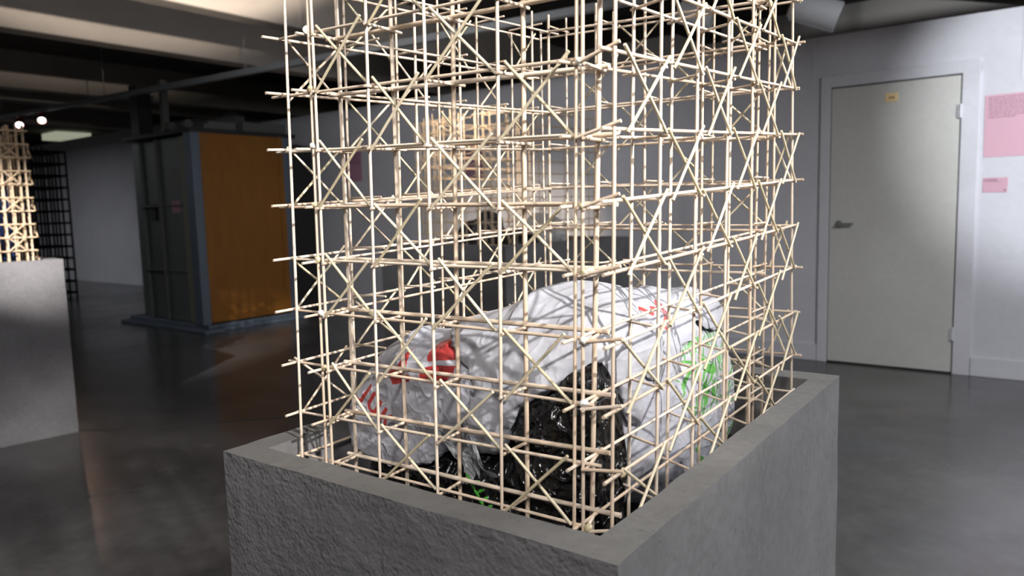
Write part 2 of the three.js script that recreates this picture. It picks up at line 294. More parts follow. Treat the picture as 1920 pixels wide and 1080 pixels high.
function lampAt(name, label, at, to, o = {}) {
  const t = thing(name, label, 'lamp', V(...at), 0, o.group), dir = V(...to).sub(V(...at)).normalize();
  const q = new THREE.Quaternion().setFromUnitVectors(V(0, -1, 0), dir), len = o.len ?? 0.16, r = o.r ?? 0.05;
  const g = lampGeo(len, r); g.applyQuaternion(q); part('lamp_housing', g, o.mat ?? M.lampWhite, t);
  const top = V(0, len * 0.7, 0).applyQuaternion(q);
  part('lamp_stem', merge([cyl(0.008, top, V(top.x, o.rail ?? 0.15, top.z), 8), box(top.x - 0.04, top.x + 0.04, (o.rail ?? 0.15) - 0.03, o.rail ?? 0.15, top.z - 0.02, top.z + 0.02)]), o.mat ?? M.lampWhite, t);
  const lens = new THREE.CylinderGeometry(r * 0.86, r * 0.86, 0.004, 20).translate(0, 0.012, 0); lens.applyQuaternion(q);
  part('lamp_lens', lens, o.dark ? M.metalDark : M.glow, t);
  return { t, q, dir };
}
function spot(k, name, label, o) {
  const L = LAMPS[k]; const { dir } = lampAt(name, label, L.at, L.to, o);
  const s = new THREE.SpotLight(rgb(...L.color), L.power, 0, L.angle * Math.PI / 180, L.penumbra, 2);
  s.position.copy(V(...L.at).addScaledVector(dir, 0.02)); s.target.position.set(...L.to); s.castShadow = true; s.shadow.radius = L.size ?? 1; s.shadow.mapSize.set(2048, 2048);
  s.name = 'light_' + k; scene.add(s, s.target);
}
spot('key', 'track_spotlight', 'white spotlight to the right of the big planter, aimed at its bamboo tower', { rail: 0.2 });
spot('flood', 'added_fill_lamp', 'added unseen fill lamp with a wide frosted front, aimed down into the big planter', { rail: 0.38, r: 0.17, len: 0.2 });
spot('left', 'track_spotlight', 'white spotlight aimed at the left plinth', { rail: 0.69 });
spot('beams', 'track_spotlight', 'white spotlight turned up towards the ceiling beams', { rail: 0.66 });
spot('middle', 'track_spotlight', 'white spotlight aimed at the middle bamboo tower', { rail: 0.46 });
spot('wash', 'added_fill_lamp', 'added unseen fill lamp over the gallery, aimed at the back wall', { rail: 0.5, r: 0.17, len: 0.2 });
spot('notice', 'track_spotlight', 'white spotlight aimed at the large pink notice', { rail: 0.1 });
lampAt('wall_washer', 'white box lamp hanging nearest the wall above the door', [-1.13, 2.23, -4.55], [-0.4, 1.93, -4.8], { len: 0.27, r: 0.085, rail: 0.25, dark: true });
lampAt('wall_washer', 'white lamp on the rail seen through the right side of the bamboo tower', [-1.82, 2.31, -4.44], [-1.1, 2.02, -4.7], { len: 0.22, r: 0.07, rail: 0.2, dark: true });
for (const [at, lab] of [[[-10.19, 2.36, -3.68], 'left of two glowing lamps above the left bamboo tower'], [[-9.66, 2.37, -3.725], 'right of two glowing lamps above the left bamboo tower']]) {
  const { dir } = lampAt('halogen_lamp', lab, at, [at[0] + 2.2, 0.9, at[2] + 0.9], { len: 0.12, r: 0.045, rail: 0.12, mat: M.lampRed });
  const s = new THREE.SpotLight(rgb(1, 0.62, 0.42), 0.4, 0, 0.6, 0.8, 2); s.position.copy(V(...at).addScaledVector(dir, 0.02)); s.target.position.set(at[0] + 2.2, 0.9, at[2] + 0.9); s.castShadow = true; scene.add(s, s.target);
}
for (const P of FILL_PANELS) {
  const t = thing('added_fill_panel', P.label, 'ceiling light', V(...P.at));
  part('panel_frame', rbox(-P.size[0] / 2 - 0.03, P.size[0] / 2 + 0.03, 0, 0.09, -P.size[1] / 2 - 0.03, P.size[1] / 2 + 0.03, 0.005), M.lampWhite, t);
  for (const i of [-1, 1]) for (const j of [-1, 1]) part('hanger', cyl(0.006, V(i * P.size[0] * 0.45, 0.08, j * P.size[1] * 0.45), V(i * P.size[0] * 0.45, 3.12 - P.at[1], j * P.size[1] * 0.45), 6), M.rail, t);
  if (P.up) {
    part('upper_diffuser', box(-P.size[0] / 2, P.size[0] / 2, 0.088, 0.094, -P.size[1] / 2, P.size[1] / 2), std({ color: 0x222222, emissive: rgb(0.94, 0.96, 1), emissiveIntensity: 0.2 }), t);
    const w = new THREE.RectAreaLight(rgb(0.94, 0.96, 1), P.up, P.size[0], P.size[1]); w.position.set(P.at[0], P.at[1] + 0.1, P.at[2]); w.rotation.x = Math.PI / 2; scene.add(w);
  }
  part('diffuser', box(-P.size[0] / 2, P.size[0] / 2, -0.006, 0.001, -P.size[1] / 2, P.size[1] / 2), std({ color: 0x222222, emissive: rgb(0.94, 0.96, 1), emissiveIntensity: 0.25 }), t);
  const l = new THREE.RectAreaLight(rgb(0.94, 0.96, 1), P.power, P.size[0], P.size[1]);
  l.position.set(P.at[0], P.at[1] - 0.012, P.at[2]); l.rotation.x = -Math.PI / 2; scene.add(l);
}
{ // added fill tube, hidden behind the nearest beam, lights the face of the next one
  const t = thing('hidden_fill_tube', 'added hidden fill tube on the far side of the nearest ceiling beam', 'ceiling light', V(-5.25, 2.88, -3));
  part('tube_body', rbox(-0.03, 0.0, -0.04, 0.04, -2.6, 2.6, 0.005), M.lampWhite, t);
  part('tube', cyl(0.013, V(-0.045, 0, -2.55), V(-0.045, 0, 2.55), 10), std({ color: 0x222222, emissive: rgb(0.94, 0.96, 1), emissiveIntensity: 0.5 }), t);
  const l = new THREE.RectAreaLight(rgb(0.94, 0.96, 1), 2.6, 5.1, 0.08); l.position.set(-5.312, 2.88, -3); l.rotation.y = Math.PI / 2; scene.add(l);
}
{ // lit strip above the left wall
  const t = thing('strip_light', 'pale lit ceiling strip beyond the left wall', 'ceiling light', V(-17.2, 2.95, -7.3));
  part('strip_diffuser', box(-0.9, -0.15, 0, 0.14, -0.35, 0.35), std({ color: 0x222222, emissive: rgb(0.36, 0.38, 0.28), emissiveIntensity: 0.8 }), t);
}

// ------------------------------------------------------------------ the big planter: local axes x = along the left face, z = -v along the right face
const TH = 0.02613297;
const N0 = V(-0.21733812, 0, -0.38379869);
const B = (u, h, v) => V(u, h, -v).applyAxisAngle(V(0, 1, 0), TH).add(N0);
function grid(a, b, c, d, nu, nv, amp, f) {                         // a-b bottom edge, d-c top edge; bumpy patch
  const g = new THREE.PlaneGeometry(1, 1, nu, nv), p = g.attributes.position, q = V(), e = V();
  for (let i = 0; i < p.count; i++) {
    const s = p.getX(i) + 0.5, t = p.getY(i) + 0.5;
    q.copy(a).lerp(b, s); e.copy(d).lerp(c, s); q.lerp(e, t);
    const w = (k) => amp * fbm(q.x * f + k * 31, q.y * f, q.z * f, 3);
    p.setXYZ(i, q.x + w(1), q.y + w(2) * 0.7, q.z + w(3));
  }
  g.computeVertexNormals(); return metres(g);
}
function planter(name, label, at, turn, ox0, ox1, oz0, oz1, ix0, ix1, iz0, iz1, H, floorH, fine, mat = M.concrete, frontMat = M.concreteRough) {
  const t = thing(name, label, 'planter', at, turn), c = [V(ox0, 0, oz1), V(ox1, 0, oz1), V(ox1, 0, oz0), V(ox0, 0, oz0)], k = [V(ix0, 0, iz1), V(ix1, 0, iz1), V(ix1, 0, iz0), V(ix0, 0, iz0)];
  const up = (p, h) => V(p.x, h, p.z), amp = fine ? 0.0016 : 0.002, f = 22, n = fine ? 90 : 20, parts = { front: [], rest: [], rim: [] };
  for (let i = 0; i < 4; i++) {
    const j = (i + 1) % 4;
    (i === 0 ? parts.front : parts.rest).push(grid(c[i], c[j], up(c[j], H), up(c[i], H), n, n, amp, f));
    parts.rim.push(grid(up(c[i], H), up(c[j], H), up(k[j], H), up(k[i], H), n, fine ? 12 : 4, amp, f));
    parts.rest.push(grid(up(k[j], floorH), up(k[i], floorH), up(k[i], H), up(k[j], H), n, 8, amp, f));
  }
  part('front_wall', merge(parts.front), frontMat, t, fine ? 'rough trowelled face' : undefined);
  part('planter_walls', merge(parts.rest), mat, t);
  part('rim', merge(parts.rim), fine ? M.concreteRim : mat, t);
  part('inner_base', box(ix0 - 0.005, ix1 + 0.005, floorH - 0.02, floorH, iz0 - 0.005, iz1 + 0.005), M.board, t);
  return t;
}
planter('concrete_planter', 'large grey concrete planter in the foreground holding plastic bags', B(-0.2075, 0, 0.2955), TH, -0.2075, 0.2075, -0.2955, 0.2955, -0.1795, 0.1790, -0.2570, 0.2667, 1.0, 0.915, true);
// left plinth
planter('concrete_plinth', 'pale grey concrete plinth at the left edge under a bamboo tower', V(-4.555, 0, -1.8), -0.14, -1.15, 0, 0, 1.35, -1.09, -0.06, 0.06, 1.29, 1.0, 0.95, false, M.concretePale, M.concretePale);
// middle plinth
planter('dark_plinth', 'dark grey plinth behind the foreground bamboo tower', V(-2.655, 0, -3.414), -0.122, -1.215, 0, -1.235, 0, -1.15, -0.07, -1.165, -0.07, 1.0, 0.93, false, M.concrete, M.concrete);

// ------------------------------------------------------------------ bamboo rods
const RODS = [0, 1, 2, 3].map((k) => {
  const g = new THREE.CylinderGeometry(1, 1, 1, 9, 8), p = g.attributes.position;
  for (let i = 0; i < p.count; i++) {
    const y = p.getY(i) + 0.5, s = 1 + 0.05 * noise(y * 9, k * 7.1, 3), b = Math.sin(Math.PI * y);
    p.setX(i, p.getX(i) * s + b * (0.55 * noise(k * 3.3, 1.7) + 0.3 * noise(y * 3, k * 5.1)));
    p.setZ(i, p.getZ(i) * s + b * (0.55 * noise(k * 4.7, 8.7) + 0.3 * noise(y * 3, k * 2.9 + 20)));
  }
  g.computeVertexNormals(); return g;
});
const UPY = V(0, 1, 0);
let rodCount = 0;
function rod(parent, name, a, b, r, mats, straight) {
  const d = b.clone().sub(a), m = shade(new THREE.Mesh(RODS[straight ? 0 : rodCount % 4], mats[(rodCount * 7 + (rodCount >> 2)) % mats.length]));
  rodCount++;
  m.name = name; m.position.copy(a).add(b).multiplyScalar(0.5); m.quaternion.setFromUnitVectors(UPY, d.clone().normalize()).multiply(new THREE.Quaternion().setFromAxisAngle(UPY, rodCount * 1.7));
  m.scale.set(r, d.length(), r); parent.add(m); return m;
}
const blobGeo = (() => { const g = new THREE.IcosahedronGeometry(1, 1), p = g.attributes.position; for (let i = 0; i < p.count; i++) { const s = 1 + 0.35 * noise(p.getX(i) * 2.1, p.getY(i) * 2.1, p.getZ(i) * 2.1); p.setXYZ(i, p.getX(i) * s, p.getY(i) * s, p.getZ(i) * s); } return toCreasedNormals(mergeVertices(g), 1.2); })();

// the tall tower in the planter: a double skin of poles, ledgers, short transoms and crossed braces
{
  const cu = -0.2075, cv = 0.285, base = 0.915;
  const t = thing('bamboo_tower', 'tall bamboo scaffold tower standing in the foreground planter', 'scaffold', B(cu, base, cv), TH);
  const L = (u, h, v) => V(u - cu, h - base, -(v - cv));
  const jit = (s) => rr(-s, s);
  const R1 = 0.00138, R2 = 0.0020, RB = 0.00125;
  // level heights at the four corners, from the top one (k = -1) down to k = 8
  const hLN = [1.431, 1.3806, 1.3306, 1.2789, 1.2273, 1.1768, 1.1279, 1.0761, 1.0266, 0.9835];
  const hNN = [1.4235, 1.3724, 1.3193, 1.2695, 1.2212, 1.1737, 1.1267, 1.0781, 1.0334, 0.9863];
  const hNR = [1.4245, 1.3735, 1.3223, 1.2709, 1.223, 1.1743, 1.1243, 1.0773, 1.0304, 0.9875];
  const hRR = [1.4425, 1.3969, 1.3468, 1.2948, 1.2433, 1.1909, 1.1422, 1.0897, 1.0385, 0.9938];
  const hLB = [1.4533, 1.3991, 1.3493, 1.3004, 1.248, 1.1949, 1.1419, 1.090, 1.0385, 0.988];
  const EXTRA = 3;                                                   // levels above the picture
  const H = (arr, k) => k < -1 ? arr[0] + (-1 - k) * 0.0505 : arr[k + 1];
  const V0 = 0.0623, V1 = 0.0975, U0 = -0.0376, U1 = -0.0705, UL = -0.3786, UL1 = -0.3445, VE = 0.503, VE1 = 0.468;
  const at = (pr, h) => lerp(pr[0], pr[1], (h - 0.985) / 0.415);
  const TOP = 1.60, LOWTOP = 1.468;
  // poles: [bottom, top] positions along each face
  const A = [[-0.3794, -0.3673], [-0.344, -0.3364], [-0.3353, -0.3314], [-0.2714, -0.2625], [-0.2028, -0.1979], [-0.1356, -0.1263], [-0.0693, -0.0588], [-0.0612, -0.0539], [-0.0378, -0.0294]];
  const Ti = [[-0.342, -0.3383], [-0.2727, -0.269], [-0.2077, -0.1973], [-0.1353, -0.1278], [-0.0741, -0.0598]];
  const Ro = [[0.1355, 0.1518], [0.2081, 0.2247], [0.2836, 0.2956], [0.3593, 0.3642], [0.4374, 0.4352], [0.5156, 0.5008]];
  const Ri = [[0.1531, 0.1707], [0.2304, 0.248], [0.3076, 0.318], [0.3836, 0.3956], [0.4735, 0.486]];
  const Lo = [[0.133, 0.143], [0.207, 0.2166], [0.275, 0.285], [0.350, 0.358], [0.424, 0.432]];
  const Li = [[0.200, 0.209], [0.272, 0.283], [0.347, 0.356], [0.422, 0.430]];
  const Bo = [[-0.344, -0.338], [-0.271, -0.266], [-0.2035, -0.198], [-0.1355, -0.13], [-0.069, -0.064]];
  const lowerTop = () => LOWTOP + jit(0.006);
  const pole = (f, top, r) => rod(t, 'pole', f(base + 0.002), f(top), r, BAM);
  for (const p of A) pole((h) => L(at(p, h), h, V0), TOP + jit(0.02), R1);
  for (const p of Ti) pole((h) => L(at(p, h), h, V1), TOP + jit(0.02), R2);
  Ro.forEach((p, i) => pole((h) => L(U0, h, at(p, h)), i === 5 ? 1.447 : TOP + jit(0.02), R1));
  for (const p of Ri) pole((h) => L(U1, h, at(p, h)), TOP + jit(0.02), 0.0015);
  pole((h) => L(UL, h, VE), lowerTop(), R1);
  Lo.forEach((p, i) => pole((h) => L(UL, h, at(p, h)), i === 0 ? TOP : lowerTop() - 0.004 * i, R1));
  for (const p of Li) pole((h) => L(UL1, h, at(p, h)), lowerTop(), 0.0015);
  for (const p of Bo) pole((h) => L(at(p, h), h, VE), lowerTop(), R1);
  for (const p of Bo) pole((h) => L(at(p, h) - 0.006, h, VE1), lowerTop() + 0.008, 0.0019);
  // ledgers
  const led = (a, b, r, m = BAM) => rod(t, 'ledger', a, b, r, m);
  for (let k = -1 - EXTRA; k <= 8; k++) {
    const ln = H(hLN, k), nn = H(hNN, k), nr = H(hNR, k), rR = H(hRR, k), lb = H(hLB, k), e = () => jit(0.0012), o = () => jit(0.006);
    led(L(-0.392 + o(), ln + e(), V0 + 0.0032), L(-0.052 + o(), nn + e(), V0 + 0.0028), 0.00132);
    led(L(-0.0605, nn - 0.003, V0 - 0.002), L(-0.0275 + o() * 0.3, nr + 0.0045, V0 - 0.001), 0.00132);
    led(L(-0.347 + o() * 0.3, ln - 0.001, V1 - 0.004), L(-0.052 + o(), nn + e(), V1 - 0.004), R2);
    led(L(U0 + 0.0033, nr - 0.0008, 0.0475 + o() * 0.4), L(U0 + 0.0033, rR + e(), 0.516 + o() * 0.5), 0.0014);
    led(L(U1 + 0.0036, nn - 0.002, 0.0495 + o() * 0.4), L(U1 + 0.0036, rR - 0.004 + e(), 0.498 + o()), 0.00132);
    if (k >= -1) {
      led(L(UL - 0.0033, ln, 0.046 + o() * 0.5), L(UL - 0.0033, lb + e(), 0.512 + o()), 0.0014);
      led(L(UL1 + 0.0035, ln - 0.002, 0.048 + o()), L(UL1 + 0.0035, lb - 0.003, 0.485 + o()), 0.00132);
      led(L(-0.386 + o(), lb, VE + 0.0033), L(-0.028 + o(), rR, VE + 0.0033), 0.0014);
      led(L(-0.352 + o(), lb - 0.003, VE1 - 0.0036), L(-0.058 + o(), rR - 0.004, VE1 - 0.0036), 0.0017);
      for (const p of Lo) { const h = lerp(ln, lb, (p[0] - V0) / 0.44) + 0.0034; rod(t, 'transom', L(UL - 0.006 + jit(0.004), h, at(p, h) + 0.003), L(UL1 + 0.008 + jit(0.004), h + e(), at(p, h) + 0.003), 0.00118, BAM); }
      for (const p of Bo) { const h = lerp(lb, rR, (p[0] - UL) / 0.34) + 0.0034; rod(t, 'transom', L(at(p, h), h, VE + 0.006), L(at(p, h), h, VE1 - 0.007), 0.00118, BAM); }
    } else { led(L(UL - 0.0033, ln, 0.046), L(UL - 0.0033, ln, 0.16), 0.0017); }
    [[A[2], Ti[0]], [A[3], Ti[1]], [A[4], Ti[2]], [A[5], Ti[3]], [A[7], Ti[4]]].forEach(([p, q], i) => { const h = lerp(ln, nn, i / 4) - 0.0032; rod(t, 'transom', L(at(p, h) + 0.002, h, V0 - 0.003 + jit(0.003)), L(at(q, h) + 0.0026, h + 0.001, V1 + 0.007 + jit(0.004)), 0.00135, BAM); });
    Ro.slice(0, 5).forEach((p, i) => { const q = Ri[i], h = lerp(nr, rR, (p[0] - V0) / 0.44) - 0.0034; rod(t, 'transom', L(U0 + 0.004 + jit(0.003), h, at(p, h) + 0.002), L(U1 - 0.006 + jit(0.004), h + 0.001, at(q, h) + 0.001), 0.00118, BAM); });
  }
  // crossed braces, chequered over the bays
  const brace = (f, s0, s1, h00, h01, h10, h11, d, step = -0.0032, m = BRACE) => {       // top-left, top-right, bottom-left, bottom-right heights
    rod(t, 'brace', f(s0 + rr(0.001, 0.007), h00 + rr(0, 0.006), d), f(s1 - rr(0.001, 0.006), h11 - rr(0, 0.004), d), RB, m);
    rod(t, 'brace', f(s1 - rr(0.002, 0.007), h01 + rr(0, 0.006), d + step), f(s0 + rr(0.001, 0.006), h10 - rr(0.001, 0.006), d + step), RB, m);
  };
  for (let i = -1 - EXTRA; i < 8; i++) {
    const mid = (x, y, s) => lerp(x, y, s), par = ((i % 2) + 2) % 2;
    const nl = [A[2], A[3], A[4], A[5], A[6]];
    for (let b = 1; b <= 4; b++) if ((b + par) % 2 === 1) {
      const p = nl[b - 1], q = nl[b], s0 = (b - 1) / 4, s1 = b / 4, ht = [mid(H(hLN, i), H(hNN, i), s0), mid(H(hLN, i), H(hNN, i), s1), mid(H(hLN, i + 1), H(hNN, i + 1), s0), mid(H(hLN, i + 1), H(hNN, i + 1), s1)];
      brace((s, h, d) => L(s, h, V0 - d), at(p, ht[0]), at(q, ht[0]), ...ht, -0.0018, 0.0055);
    }
    const nrp = [[V0 + 0.004, V0 + 0.012], ...Ro];
    for (let b = 1; b <= 6; b++) if ((b + par) % 2 === 0) {
      const p = nrp[b - 1], q = nrp[b], s0 = (b - 1) / 6, s1 = b / 6, ht = [mid(H(hNR, i), H(hRR, i), s0), mid(H(hNR, i), H(hRR, i), s1), mid(H(hNR, i + 1), H(hRR, i + 1), s0), mid(H(hNR, i + 1), H(hRR, i + 1), s1)];
      if (b === 6 && i < -1) continue;
      brace((s, h, d) => L(U0 + d, h, s), at(p, ht[0]), at(q, ht[0]), ...ht, 0.0055, 0.003);
    }
    if (i < -1) continue;
    const lp = [[V0, V0 + 0.007], ...Lo, [VE, VE]], bp = [...Bo, [U0, U0]];
    for (let b = 1; b <= 6; b++) if ((b + par) % 2 === 1) {
      const p = lp[b - 1], q = lp[b], s0 = (b - 1) / 6, s1 = b / 6, ht = [mid(H(hLN, i), H(hLB, i), s0), mid(H(hLN, i), H(hLB, i), s1), mid(H(hLN, i + 1), H(hLB, i + 1), s0), mid(H(hLN, i + 1), H(hLB, i + 1), s1)];
      brace((s, h, d) => L(UL - d, h, s), at(p, ht[0]), at(q, ht[0]), ...ht, 0.0085, -0.0032, i % 3 ? BRACE : BAM);
    }
    for (let b = 1; b <= 5; b++) if ((b + par) % 2 === 1) {
      const p = bp[b - 1], q = bp[b], s0 = b / 6, s1 = (b + 1) / 6, ht = [mid(H(hLB, i), H(hRR, i), s0), mid(H(hLB, i), H(hRR, i), s1), mid(H(hLB, i + 1), H(hRR, i + 1), s0), mid(H(hLB, i + 1), H(hRR, i + 1), s1)];
      brace((s, h, d) => L(s, h, VE + d), at(p, ht[0]), at(q, ht[0]), ...ht, 0.0085);
    }
  }
  // lumps of glue on joints near the front corner and the left corner
  for (let k = 0; k <= 8; k++) {
    for (const [u, v, h, s] of [[-0.339, V0 - 0.001, H(hLN, k), 0.0034], [-0.057, V0 - 0.001, H(hNN, k), 0.0032], [-0.067, V1 - 0.001, H(hNN, k) - 0.002, 0.0034], [U0 + 0.002, 0.073, H(hNR, k), 0.0026]]) {
      if (rnd() < 0.25) continue;
      const m = part('glue_blob', blobGeo, rnd() < 0.6 ? M.glue : M.glueClear, t); m.position.copy(L(u + jit(0.002), h + jit(0.002), v)); m.scale.set(s * rr(0.7, 1.1), s * rr(0.7, 1.2), s * rr(0.7, 1)); m.rotation.set(k, k * 2, k * 3);
    }
  }
}

// ------------------------------------------------------------------ plastic bags
function mesher(fn, lo, hi, res) {                                  // surface where fn(u, h, v) = 0, inside negative
  const mc = new MarchingCubes(res, new THREE.MeshStandardMaterial(), false, false, 400000), n = res, size = hi.clone().sub(lo);
  for (let k = 0; k < n; k++) for (let j = 0; j < n; j++) for (let i = 0; i < n; i++)
    mc.field[i + j * n + k * n * n] = -fn(lo.x + size.x * i / n, lo.y + size.y * j / n, lo.z + size.z * k / n);
  mc.isolation = 0; mc.update();
  const c = mc.count, p = new Float32Array(c * 3);
  for (let i = 0; i < c; i++) { p[3 * i] = lo.x + (mc.positionArray[3 * i] + 1) / 2 * size.x; p[3 * i + 1] = lo.y + (mc.positionArray[3 * i + 1] + 1) / 2 * size.y; p[3 * i + 2] = lo.z + (mc.positionArray[3 * i + 2] + 1) / 2 * size.z; }
  let g = new THREE.BufferGeometry(); g.setAttribute('position', new THREE.BufferAttribute(p, 3));
  g = mergeVertices(g, 1e-6); g.computeVertexNormals(); return g;
}
const ell = (p, c, r) => { const a = (p[0] - c[0]) / r[0], b = (p[1] - c[1]) / r[1], d = (p[2] - c[2]) / r[2]; return (Math.sqrt(a * a + b * b + d * d) - 1) * Math.min(...r); };
const smin = (a, b, k) => { const h = Math.max(k - Math.abs(a - b), 0) / k; return Math.min(a, b) - h * h * k / 4; };
const blobs = (list, k = 0.03) => (p) => list.reduce((d, e) => { const x = ell(p, e.slice(0, 3), e.slice(3)); return d === null ? x : smin(d, x, k); }, null);
const wr = (p, amp, f, s) => { const w = 0.3 * noise(p[0] * 18 + s, p[1] * 18, p[2] * 18); return amp * (0.75 - ridge(p[0] * f + w + s, p[1] * f * 0.8 + w, p[2] * f - s)) + amp * 0.3 * (0.75 - ridge(p[0] * f * 2.3 + 3 * w, p[1] * f * 1.7 - s, p[2] * f * 2.1 + s)); };
// everything below works in [u, h, v]
const inside = (p) => Math.max(p[0] + 0.0755, -0.366 - p[0], 0.1012 - p[2], p[2] - 0.462, 0.9175 - p[1]);
const cut = (d, other, gap = 0.0025) => (p) => Math.max(d(p), -(other(p) - gap));
const S = {};
{
  const zebra = blobs([[-0.118, 1.0, 0.385, 0.046, 0.095, 0.10], [-0.125, 0.965, 0.31, 0.05, 0.055, 0.06]], 0.04);
  const black = blobs([[-0.120, 0.995, 0.140, 0.056, 0.078, 0.045], [-0.088, 1.062, 0.128, 0.018, 0.034, 0.022], [-0.20, 0.955, 0.14, 0.08, 0.046, 0.045], [-0.292, 0.958, 0.147, 0.072, 0.038, 0.046]], 0.035);
  const white = blobs([[-0.155, 1.055, 0.31, 0.060, 0.075, 0.11], [-0.116, 1.02, 0.215, 0.043, 0.080, 0.06], [-0.14, 1.078, 0.42, 0.055, 0.045, 0.055]], 0.05);
  const peak = blobs([[-0.165, 1.074, 0.255, 0.060, 0.066, 0.065], [-0.225, 1.045, 0.160, 0.060, 0.066, 0.056], [-0.175, 1.060, 0.185, 0.065, 0.065, 0.060], [-0.125, 1.065, 0.205, 0.050, 0.060, 0.06], [-0.24, 1.0, 0.26, 0.05, 0.07, 0.07]], 0.06);
  const fish = blobs([[-0.298, 1.028, 0.152, 0.068, 0.072, 0.058], [-0.236, 1.054, 0.148, 0.056, 0.050, 0.05], [-0.315, 1.0, 0.138, 0.050, 0.028, 0.042]], 0.04);
  S.zebra = (p) => Math.max(zebra(p) + wr(p, 0.004, 20, 3), inside(p));
  S.black = (p) => Math.max(black(p) + wr(p, 0.007, 30, 8), inside(p));
  S.white = cut((p) => Math.max(white(p) + wr(p, 0.008, 17, 15), inside(p)), (p) => Math.min(S.zebra(p), S.black(p)));
  S.fish = cut((p) => Math.max(fish(p) + wr(p, 0.008, 15, 47), inside(p)), (p) => S.black(p));
  S.peak = cut((p) => Math.max(peak(p) + wr(p, 0.008, 14, 31), inside(p)), (p) => Math.min(S.black(p), S.white(p), S.zebra(p), S.fish(p)));
}
const plastic = (o) => phys({ roughness: 0.75, transmission: 0.2, thickness: 0, bumpMap: rep(T.crinkle, 1.5), bumpScale: 0.0018, clearcoat: 0.35, clearcoatRoughness: 0.3, ...o });
function bag(name, label, key, mat, lo, hi, res, face) {
  const g = mesher((x, y, z) => S[key]([x, y, z]), V(...lo), V(...hi), res), p = g.attributes.position, n = g.attributes.normal, uv = new Float32Array(p.count * 2);
  const cu = (lo[0] + hi[0]) / 2, cv = (lo[2] + hi[2]) / 2, y0 = 0.9175;
  for (let i = 0; i < p.count; i++) {                                // print lies flat on the bag: along u and height on the left-facing bags, along v and height on the right-facing ones
    uv[2 * i] = face === 'v' ? (p.getZ(i) - lo[2]) / (hi[2] - lo[2]) : (p.getX(i) - lo[0]) / (hi[0] - lo[0]); uv[2 * i + 1] = (p.getY(i) - lo[1]) / (hi[1] - lo[1]);
  }
  g.setAttribute('uv', new THREE.BufferAttribute(uv, 2));
  for (let i = 0; i < p.count; i++) { p.setXYZ(i, p.getX(i) - cu, p.getY(i) - y0, -(p.getZ(i) - cv)); }
  const idx = g.index.array; for (let i = 0; i < idx.length; i += 3) { const a = idx[i]; idx[i] = idx[i + 1]; idx[i + 1] = a; }
  g.computeVertexNormals(); if (face === 'metres') metres(g);
  const m = part(name, g, mat, scene); m.position.copy(B(cu, y0, cv)); m.rotation.y = TH; tag(m, label, 'bag'); return m;
}
const print = (w, h, lo, hi, face, draw, base = '#a6a7b1') => canvasTex(w, h, (c) => {
  c.fillStyle = base; c.fillRect(0, 0, w, h);
  const a = face === 'v' ? 2 : 0, X = (s) => (s - lo[a]) / (hi[a] - lo[a]) * w, Y = (y) => h - (y - lo[1]) / (hi[1] - lo[1]) * h;
  draw(c, X, Y, w / (hi[a] - lo[a]));
});
const bz = { fish: [[-0.385, 0.895, 0.088], [-0.17, 1.12, 0.26]], black: [[-0.375, 0.895, 0.088], [-0.055, 1.12, 0.225]], white: [[-0.24, 0.895, 0.14], [-0.06, 1.155, 0.485]], zebra: [[-0.20, 0.895, 0.235], [-0.06, 1.11, 0.485]], peak: [[-0.31, 0.895, 0.088], [-0.055, 1.17, 0.35]] };
const RED = '#a82a28', GRN = '#46922e';
const poly = (c, X, Y, pts) => { c.beginPath(); pts.forEach(([x, y], i) => i ? c.lineTo(X(x), Y(y)) : c.moveTo(X(x), Y(y))); c.closePath(); c.fill(); };
bag('white_bag', 'crumpled white plastic bag with red fish shape and red letters, at the front left', 'fish', plastic({ map: print(1024, 1024, ...bz.fish, 'u', (c, X, Y, s) => {
  c.save(); c.translate(0.022 * s, -0.007 * s); c.fillStyle = RED;
  poly(c, X, Y, [[-0.318, 1.062], [-0.306, 1.068], [-0.298, 1.084], [-0.293, 1.072], [-0.297, 1.062], [-0.285, 1.060], [-0.280, 1.064], [-0.292, 1.055], [-0.312, 1.050]]);
  c.beginPath(); c.ellipse(X(-0.252), Y(1.083), 0.024 * s, 0.0135 * s * 0.8, 0.06, 0, 7); c.fill();
  c.beginPath(); c.ellipse(X(-0.218), Y(1.074), 0.013 * s, 0.0105 * s, 0.2, 0, 7); c.fill();
  c.beginPath(); c.ellipse(X(-0.258), Y(1.066), 0.020 * s, 0.008 * s, -0.2, 0, 7); c.fill();
  c.strokeStyle = '#a6a7b1'; c.lineWidth = 0.004 * s; c.beginPath(); c.moveTo(X(-0.278), Y(1.070)); c.quadraticCurveTo(X(-0.255), Y(1.080), X(-0.228), Y(1.074)); c.stroke();
  c.restore(); c.save(); c.translate(X(-0.337), Y(1.040)); c.rotate(0.70); c.fillStyle = RED; c.font = 'bold ' + Math.round(0.027 * s) + 'px sans-serif'; c.fillText('JUK', 0, 0); c.restore();
}) }), ...bz.fish, 64, 'u');
bag('black_bag', 'shiny black plastic bag in the front corner of the planter', 'black', M.black, ...bz.black, 72, 'metres');
bag('tall_white_bag', 'tall white plastic bag rising to a peak behind the black bag', 'peak', plastic({ color: rgb(0.365, 0.37, 0.41) }), ...bz.peak, 64, 'u');
